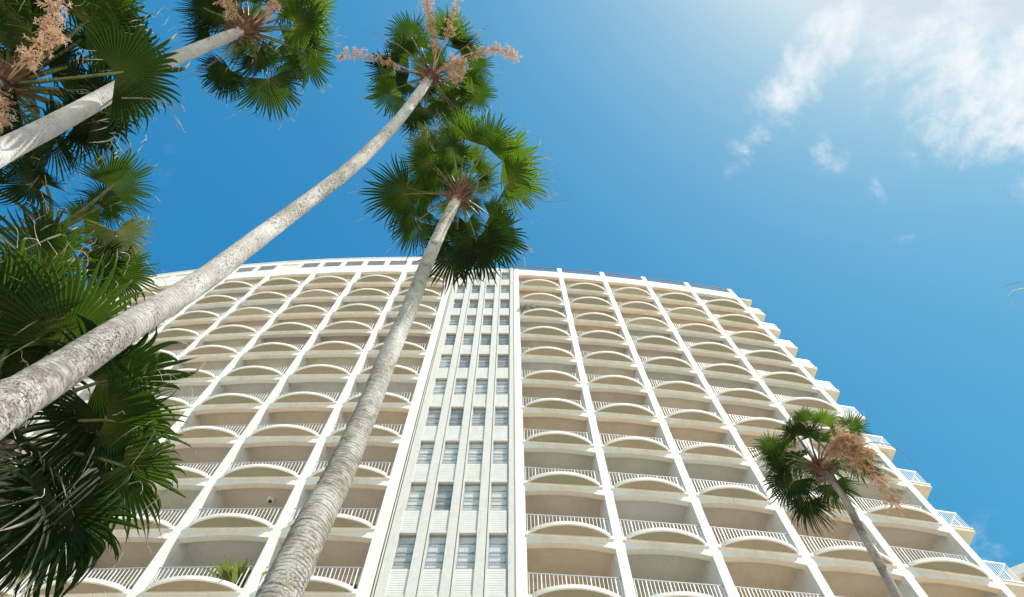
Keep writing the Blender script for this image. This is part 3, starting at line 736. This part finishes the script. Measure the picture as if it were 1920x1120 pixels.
# tallest palm
p1, C1, rg = palm('tallest palm, long pale speckled trunk slanting from the left edge to the topmost crown',
    [(-95, 835, 6.6, .20), (0, 770, 7.3, .196), (134, 684, 8.4, .186), (228, 622, 9.3, .178), (335, 555, 10.4, .168), (402, 510, 11.2, .162), (469, 458, 12.0, .156), (536, 408, 13.0, .152), (603, 358, 14.1, .148), (670, 304, 15.5, .145), (737, 237, 17.6, .14), (770, 197, 19.0, .135)],
    (808, 143, 20.8),
    [(770, 67, .3, 1.05, 0, 0), (837, 63, .4, 1.05, 0, 2), (882, 118, .1, 1.0, .1, 0), (890, 172, -.2, 1.0, .15, 0), (744, 165, -.1, .95, .1, 2), (733, 130, .1, .95, .1, 1), (789, 88, .8, .85, 0, 0),
     (816, 112, .6, .7, .1, 0), (763, 155, .5, .8, .3, 1), (795, 205, -.5, .9, .3, 0), (779, 222, -.6, .95, .3, 1), (850, 200, -.3, .9, .3, 0), (845, 165, .5, .8, .2, 0), (862, 95, .7, .9, .1, 1), (760, 95, 1.0, .8, .1, 1), (865, 235, -.6, .8, .4, 1), (796, 124, 1.3, .7, 0, 0), (824, 126, 1.3, .7, 0, 1), (828, 158, 1.1, .7, 0, 0), (796, 166, 1.0, .7, 0, 1)],
    7, 11, 0, .93, br=.19)
flower(p1, [C1, P(842, 128, 20.4), P(862, 122, 20.2), P(858, 148, 19.9)], rg, 1.9, .30, .45, .0038)
flower(p1, [C1, P(870, 105, 20.6), P(925, 92, 20.4), P(952, 97, 20.2), P(966, 108, 20.0)], rg, 1.0, .22, .5, .0034)
flower(p1, [C1, P(760, 128, 20.6), P(700, 108, 20.4), P(655, 100, 20.2), P(640, 106, 20.1)], rg, .75, .2, .4, .0038)
flower(p1, [C1, P(818, 90, 20.8), P(810, 45, 20.8), P(802, 5, 20.9), P(800, -20, 21)], rg, 1.1, .22, .35, .0038)
flower(p1, [C1, P(832, 80, 20.6), P(846, 40, 20.6), P(858, 0, 20.6)], rg, .8, .2, .5, .0038)
stalk(p1, [C1, P(768, 100, 20.6), P(720, 70, 20.4), P(672, 54, 20.3)]); stalk(p1, [C1, P(760, 95, 20.6), P(725, 68, 20.4), P(698, 58, 20.3)], .008)
stalk(p1, [C1, P(858, 100, 20.6), P(890, 72, 20.5), P(920, 43, 20.4)], .016); stalk(p1, [P(893, 70, 20.5), P(905, 58, 20.4), P(885, 57, 20.4)], .01, M_STRAND)
# upper left palm, trunk across the corner
p3, C3, rg = palm('palm with pale trunk crossing the upper left corner, crown left of the tallest palm',
    [(-70, 328, 9.6, .145), (0, 286, 10.4, .142), (100, 234, 11.3, .136), (200, 179, 12.4, .128), (300, 123, 13.7, .12), (380, 88, 14.9, .115)],
    (462, 55, 16.4),
    [(560, 56, -.1, 1.0, .0, 2), (569, 100, -.3, 1.0, .2, 0), (425, 130, -.5, .85, .4, 1), (502, 148, -.6, 1.1, .4, 0), (416, 28, .3, .9, .1, 1), (451, 88, -.2, .7, .3, 2), (388, 18, .0, .8, .2, 1),
     (530, 8, .3, .9, 0, 0), (497, 97, .1, .8, .3, 0), (582, 14, .0, .9, .1, 2), (462, 2, .5, .9, 0, 0), (440, -20, .5, .9, 0, 1), (500, -30, .5, 1, 0, 0), (545, -30, .2, 1, 0, 0), (535, 80, .7, .9, .1, 1), (390, 60, .3, .7, .3, 1), (480, 110, -.4, .8, .4, 1), (540, 118, -.2, .8, .3, 0), (448, 42, 1.2, .75, 0, 1), (478, 40, 1.2, .75, 0, 0), (476, 78, 1.0, .75, 0, 1)],
    4, 23, 3, .88, br=.18)
flower(p3, [C3, P(445, 25, 16.2), P(420, 5, 16.0), P(418, -15, 16)], rg, 1.2, .22, .5, .0032); flower(p3, [C3, P(495, 30, 16.2), P(518, 5, 16.0), P(520, -15, 16)], rg, 1.2, .22, .5, .0032)
stalk(p3, [C3, P(425, 100, 15.8), P(380, 130, 15.6), P(332, 148, 15.5)]); stalk(p3, [C3, P(420, 98, 15.8), P(370, 138, 15.5), P(324, 158, 15.4)], .008)
# big crown filling the upper left corner
p4, C4, rg = palm('dense palm crown with orange flower clusters filling the upper left corner',
    [(-330, 215, 10.9, .18), (-120, 180, 12.2, .17)],
    (6, 160, 13.9),
    [(158, 44, .1, 1.05, 0, 2), (217, 137, -2.0, 1.1, .1, 1), (180, 100, .4, 1.1, .1, 0), (40, 82, .0, .8, .4, 3), (60, 40, .5, 1, .1, 1), (228, 184, -1.7, .7, .2, 0), (150, 225, -.7, 1.05, .5, 1), (130, 180, .2, 1.0, .3, 1),
     (85, 245, -.6, 1.0, .5, 1), (180, 228, -.8, 1.0, .5, 1), (10, 20, .4, 1, .1, 2), (-20, 60, .1, 1, .1, 0), (120, -10, .6, 1.1, 0, 0), (200, 40, .6, 1.0, .1, 0), (40, 225, -.5, 1, .5, 1), (-40, 260, -.4, 1, .4, 0), (90, 120, .8, 1, .2, 1), (205, -5, .2, .9, .1, 0), (235, 90, .3, .9, .2, 0), (40, 130, .4, .8, .2, 0)],
    12, 37, 0, 1.04, br=.24, pr=.028)
flower(p4, [C4, P(60, 90, 12.4), P(95, 45, 12.2), P(106, 10, 12.0), P(112, -20, 12.0)], rg, 1.2, .17, .66, .0024)
flower(p4, [C4, P(60, 110, 12.4), P(95, 85, 12.2), P(112, 62, 12.0)], rg, 1.3, .16, .66, .0024); flower(p4, [C4, P(0, 200, 12.5), P(-5, 235, 12.2)], rg, 2, .2, .5, .003)
stalk(p4, [P(228, 184, 11.7), P(285, 186, 11.5), P(320, 200, 11.4), P(334, 245, 11.1)], .012); stalk(p4, [P(285, 186, 11.5), P(315, 195, 11.4), P(344, 209, 11.3)], .01)
# crown at left, half way down
p5, C5, rg = palm('palm at the left edge with an open crown of thick leaf stems against sky',
    [(35, 760, 11.2, .15), (75, 600, 11.9, .145), (90, 500, 12.3, .14)],
    (93, 438, 12.6),
    [(207, 351, -.1, 1.0, .0, 0), (218, 435, -.3, .75, .3, 3), (57, 346, .0, .95, .5, 1), (84, 345, .2, .7, .6, 1), (214, 506, -.5, .95, .35, 0), (171, 490, -.5, .85, .4, 1), (155, 410, .5, .7, .1, 2),
     (185, 465, .1, .8, .3, 1), (-20, 350, .1, 1, .3, 1), (-30, 430, .1, 1, .3, 0), (40, 530, -.5, .9, .4, 0), (120, 545, -.6, .9, .4, 0), (195, 385, .5, .8, .3, 0), (235, 480, .2, .8, .4, 3)],
    0, 41, 0, .80, br=.15, pr=.03)
# nearest fronds, lower left
p6, C6, rg = palm('large dark palm fronds hanging in the lower left corner before the balconies',
    [(-520, 1100, 8.0, .22), (-300, 960, 9.2, .2)],
    (-95, 835, 10.7),
    [(118, 640, .0, 1.18, .0, 0), (0, 600, .3, 1.2, .0, 0), (45, 585, .5, 1.2, .0, 0), (80, 500, 1.2, .9, .1, 0), (182, 718, -.1, 1.22, .0, 1), (200, 788, -.4, 1.12, .2, 0), (228, 873, -.7, 1.05, .3, 0), (198, 792, -.2, 1, .3, 1), (118, 960, -1.0, 1.1, .9, 1), (106, 952, -1.1, 1.0, 1.1, 1), 
     (40, 700, .6, 1.1, .2, 1), (70, 870, -.3, 1.1, .6, 1), (120, 830, .2, 1.05, .5, 1), (70, 940, -.9, 1.0, .8, 1), (30, 640, .9, 1.1, .1, 1), (-40, 980, -.9, 1.1, .8, 1)],
    1, 59, 0, 1.27, br=.24, pr=.032)
# small palm against the right wing
p7, C7, rg = palm('small palm with dark crooked trunk before the right wing, pinkish flower cluster',
    [(1686, 1124, 17.0, .092), (1653, 1063, 17.3, .09), (1620, 1006, 17.6, .086), (1587, 941, 18.0, .08), (1561, 903, 18.3, .09)],
    (1536, 878, 18.7),
    [(1512, 790, .3, 1.0, 0, 0), (1543, 793, .2, 1.0, 0, 2), (1594, 806, .0, 1.0, .0, 0), (1494, 818, .0, .95, .2, 1), (1467, 858, -.2, .9, .2, 0), (1487, 902, -.5, 1.0, .5, 1), (1513, 942, -.8, 1.0, .9, 1), (1561, 908, -.5, 1.0, .6, 0),
     (1607, 862, -.2, 1.1, .4, 0), (1520, 820, .5, .9, .3, 1), (1580, 850, .4, .9, .4, 0), (1500, 860, .4, .9, .4, 1), (1478, 880, -.2, .9, .6, 1), (1555, 830, .5, .9, .2, 0), (1625, 880, -.4, .8, .5, 1)],
    5, 67, 2, .80, br=.15, low=(8.3, 13.3))
flower(p7, [C7, P(1560, 850, 18.2), P(1575, 825, 18.0), P(1610, 835, 17.8), P(1625, 860, 17.7)], rg, 1.6, .28, .4, .0035)
flower(p7, [C7, P(1565, 835, 18.2), P(1580, 812, 18.0), P(1592, 835, 17.8), P(1600, 870, 17.6)], rg, 1.7, .30, .35, .0038)
flower(p7, [C7, P(1585, 845, 18.1), P(1625, 880, 17.8), P(1655, 910, 17.6), P(1678, 945, 17.3)], rg, 1.2, .26, .4, .0038)
stalk(p7, [C7, P(1620, 833, 18.3), P(1665, 835, 18.1), P(1700, 855, 17.9), P(1722, 885, 17.7)], .014); stalk(p7, [C7, P(1615, 835, 18.3), P(1650, 845, 18.1), P(1683, 870, 17.9)], .012)
stalk(p7, [C7, P(1500, 810, 18.8), P(1475, 785, 18.8), P(1440, 760, 18.8)], .012); stalk(p7, [C7, P(1570, 800, 18.8), P(1588, 770, 18.8)], .012)
# palm just beyond the right edge
p8, C8, rg = palm('few thin palm frond tips entering at the right edge against the sky',
    [(2300, 760, 10.5, .15), (2140, 665, 11.6, .14)],
    (2040, 590, 13.0),
    [(2012, 492, .1, .85, .1, 0), (2012, 572, -.1, .80, .1, 0), (2030, 610, -.4, .80, .2, 1), (2060, 500, .2, 1, 0, 0), (2100, 560, 0, 1, .1, 1), (2080, 650, -.3, 1, .4, 1)],
    0, 71, 0, .8)
stalk(p8, [P(1990, 535, 12.8), P(1915, 529, 12.7), P(1886, 536, 12.6)], .01); stalk(p8, [P(1985, 530, 12.8), P(1900, 545, 12.6), P(1893, 560, 12.5), P(1908, 578, 12.4)], .008, M_STRAND)

# ------------------------------------------------------------------ small things on the balconies
def on_bay(side, col, lx, ly, n, dz):
    for Mx, W, s, c in bays:
        if s == side and c == col: return Mx @ Vector((lx, ly, ZB(n) + dz))
def bush(name, loc, label, h, seed, mt):
    rng = random.Random(seed); root = empty(name, loc); tag(root, label, 'potted plant')
    pot = MB(); pot.tube([(0, 0, 0), (0, 0, .28)], [.12, .17], 16); pot.build('pot', M_PETB, root)
    lf = MB()
    for i in range(70):
        an = rng.uniform(0, 6.28); el = rng.uniform(.35, 1.45); L = h * rng.uniform(.55, 1.1)
        d = Vector((math.cos(an) * math.cos(el), math.sin(an) * math.cos(el), math.sin(el))); p = Vector((0, 0, .25)); per = d.cross(Vector((0, 0, 1))).normalized(); prev = None
        for k in range(7):
            t = k / 6; ww = .085 * math.sin(math.pi * min(.98, .12 + t * .86)) + .004; q = p + d * L * t - Vector((0, 0, 1)) * L * .28 * t * t * rng.uniform(.8, 1.2)
            idx = (lf.vert(q - per * ww, (t * .8, i / 70)), lf.vert(q + Vector((0, 0, .01)), (t * .8, i / 70)), lf.vert(q + per * ww, (t * .8, i / 70)))
            if prev: lf.face((prev[0], prev[1], idx[1], idx[0])); lf.face((prev[1], prev[2], idx[2], idx[1]))
            prev = idx
    lf.build('foliage', mt, root)
bush('potted_plant', on_bay('L', 1, 1.05, .45, 7, .2), 'yellow green potted plant rising above the lowest balcony railing, left of the mossy trunk', 1.45, 3, LEAF[3])
bush('potted_plant', on_bay('L', 2, -1.2, .5, 7, .2), 'small dark potted plant behind balusters at lower left, beside hanging palm fronds', .95, 8, LEAF[0])
lp = on_bay('L', 1, .35, .95, 9, -.03)
root = empty('ceiling_lamp', lp); tag(root, 'round white lamp under a balcony ceiling left of the mossy palm trunk', 'lamp')
q = MB(); q.tube([(0, 0, 0), (0, 0, -.05), (0, 0, -.09)], [.17, .17, .13], 20); q.build('lamp_shade', M_RAIL, root)
q = MB(); q.tube([(0, 0, -.09), (0, 0, -.14), (0, 0, -.17)], [.07, .07, .03], 14); q.build('lamp_cap', M_DARK, root)
def dish(loc, label, rz, r):
    root = empty('satellite_dish', loc); tag(root, label, 'satellite dish', 'satellite dishes on one balcony')
    root.rotation_euler = (0, 0, rz); d = MB(); k = 20; rings = 5
    for side_ in (0, 1):
        b = len(d.v)
        for i in range(rings + 1):
            for j in range(k):
                rr = r * i / rings; an = 2 * math.pi * j / k; y = -.35 * rr * rr / r + side_ * .012
                v = Vector((rr * math.cos(an), y, rr * math.sin(an))); v = Matrix.Rotation(-.6, 3, 'X') @ v; d.vert(v + Vector((0, 0, .75)))
        for i in range(rings):
            for j in range(k):
                j2 = (j + 1) % k; d.face((b + i * k + j, b + i * k + j2, b + (i + 1) * k + j2, b + (i + 1) * k + j), 0, True)
    d.build('dish', M_ALU, root)
    a = MB(); a.tube([(0, .05, 0), (0, .05, .72)], .022, 8); a.build('mast', M_DARK, root)
    a = MB(); a.tube([(0, .0, .5), (0, -.22, .62), (0, -.3, .85)], .012, 6); a.box(-.03, .03, -.34, -.28, .83, .90); a.build('feed_arm', M_DARK, root)
dish(on_bay('R', 0, -1.3, -.06, 15, 1.0 - .35), 'dark satellite dish, left one of the pair on a high balcony', .9, .24)
dish(on_bay('R', 0, -.72, -.1, 15, 1.0 - .35), 'thin satellite dish seen edge on, right one of the pair on a high balcony', 1.5, .24)

# ------------------------------------------------------------------ neighbouring building, lower right corner
nb = empty('neighbour_building', (27.5, 24.5, 0), R_(-28)); tag(nb, 'white neighbouring building whose eave shows in the lower right corner', 'building')
b1 = MB(); b1.box(-1.0, 12, 0, 10, 0, 29.1); b1.build('wall', M_WHITE, nb)
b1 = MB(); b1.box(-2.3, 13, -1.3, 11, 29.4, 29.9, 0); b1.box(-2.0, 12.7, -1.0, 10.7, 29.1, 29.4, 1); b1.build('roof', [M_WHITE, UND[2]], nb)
for i in range(3):
    for f in range(7):
        a = MB(); x0 = .4 + 3.4 * i; z0 = 26.4 - 3.2 * f
        a.box(x0, x0 + 1.6, -.05, .05, z0, z0 + 1.7, 0); a.box(x0 + .76, x0 + .84, -.08, -.05, z0, z0 + 1.7, 1); a.box(x0 - .06, x0 + 1.66, -.12, .04, z0 - .1, z0, 1); a.build('window', [M_DGLASS, M_RAIL], nb)
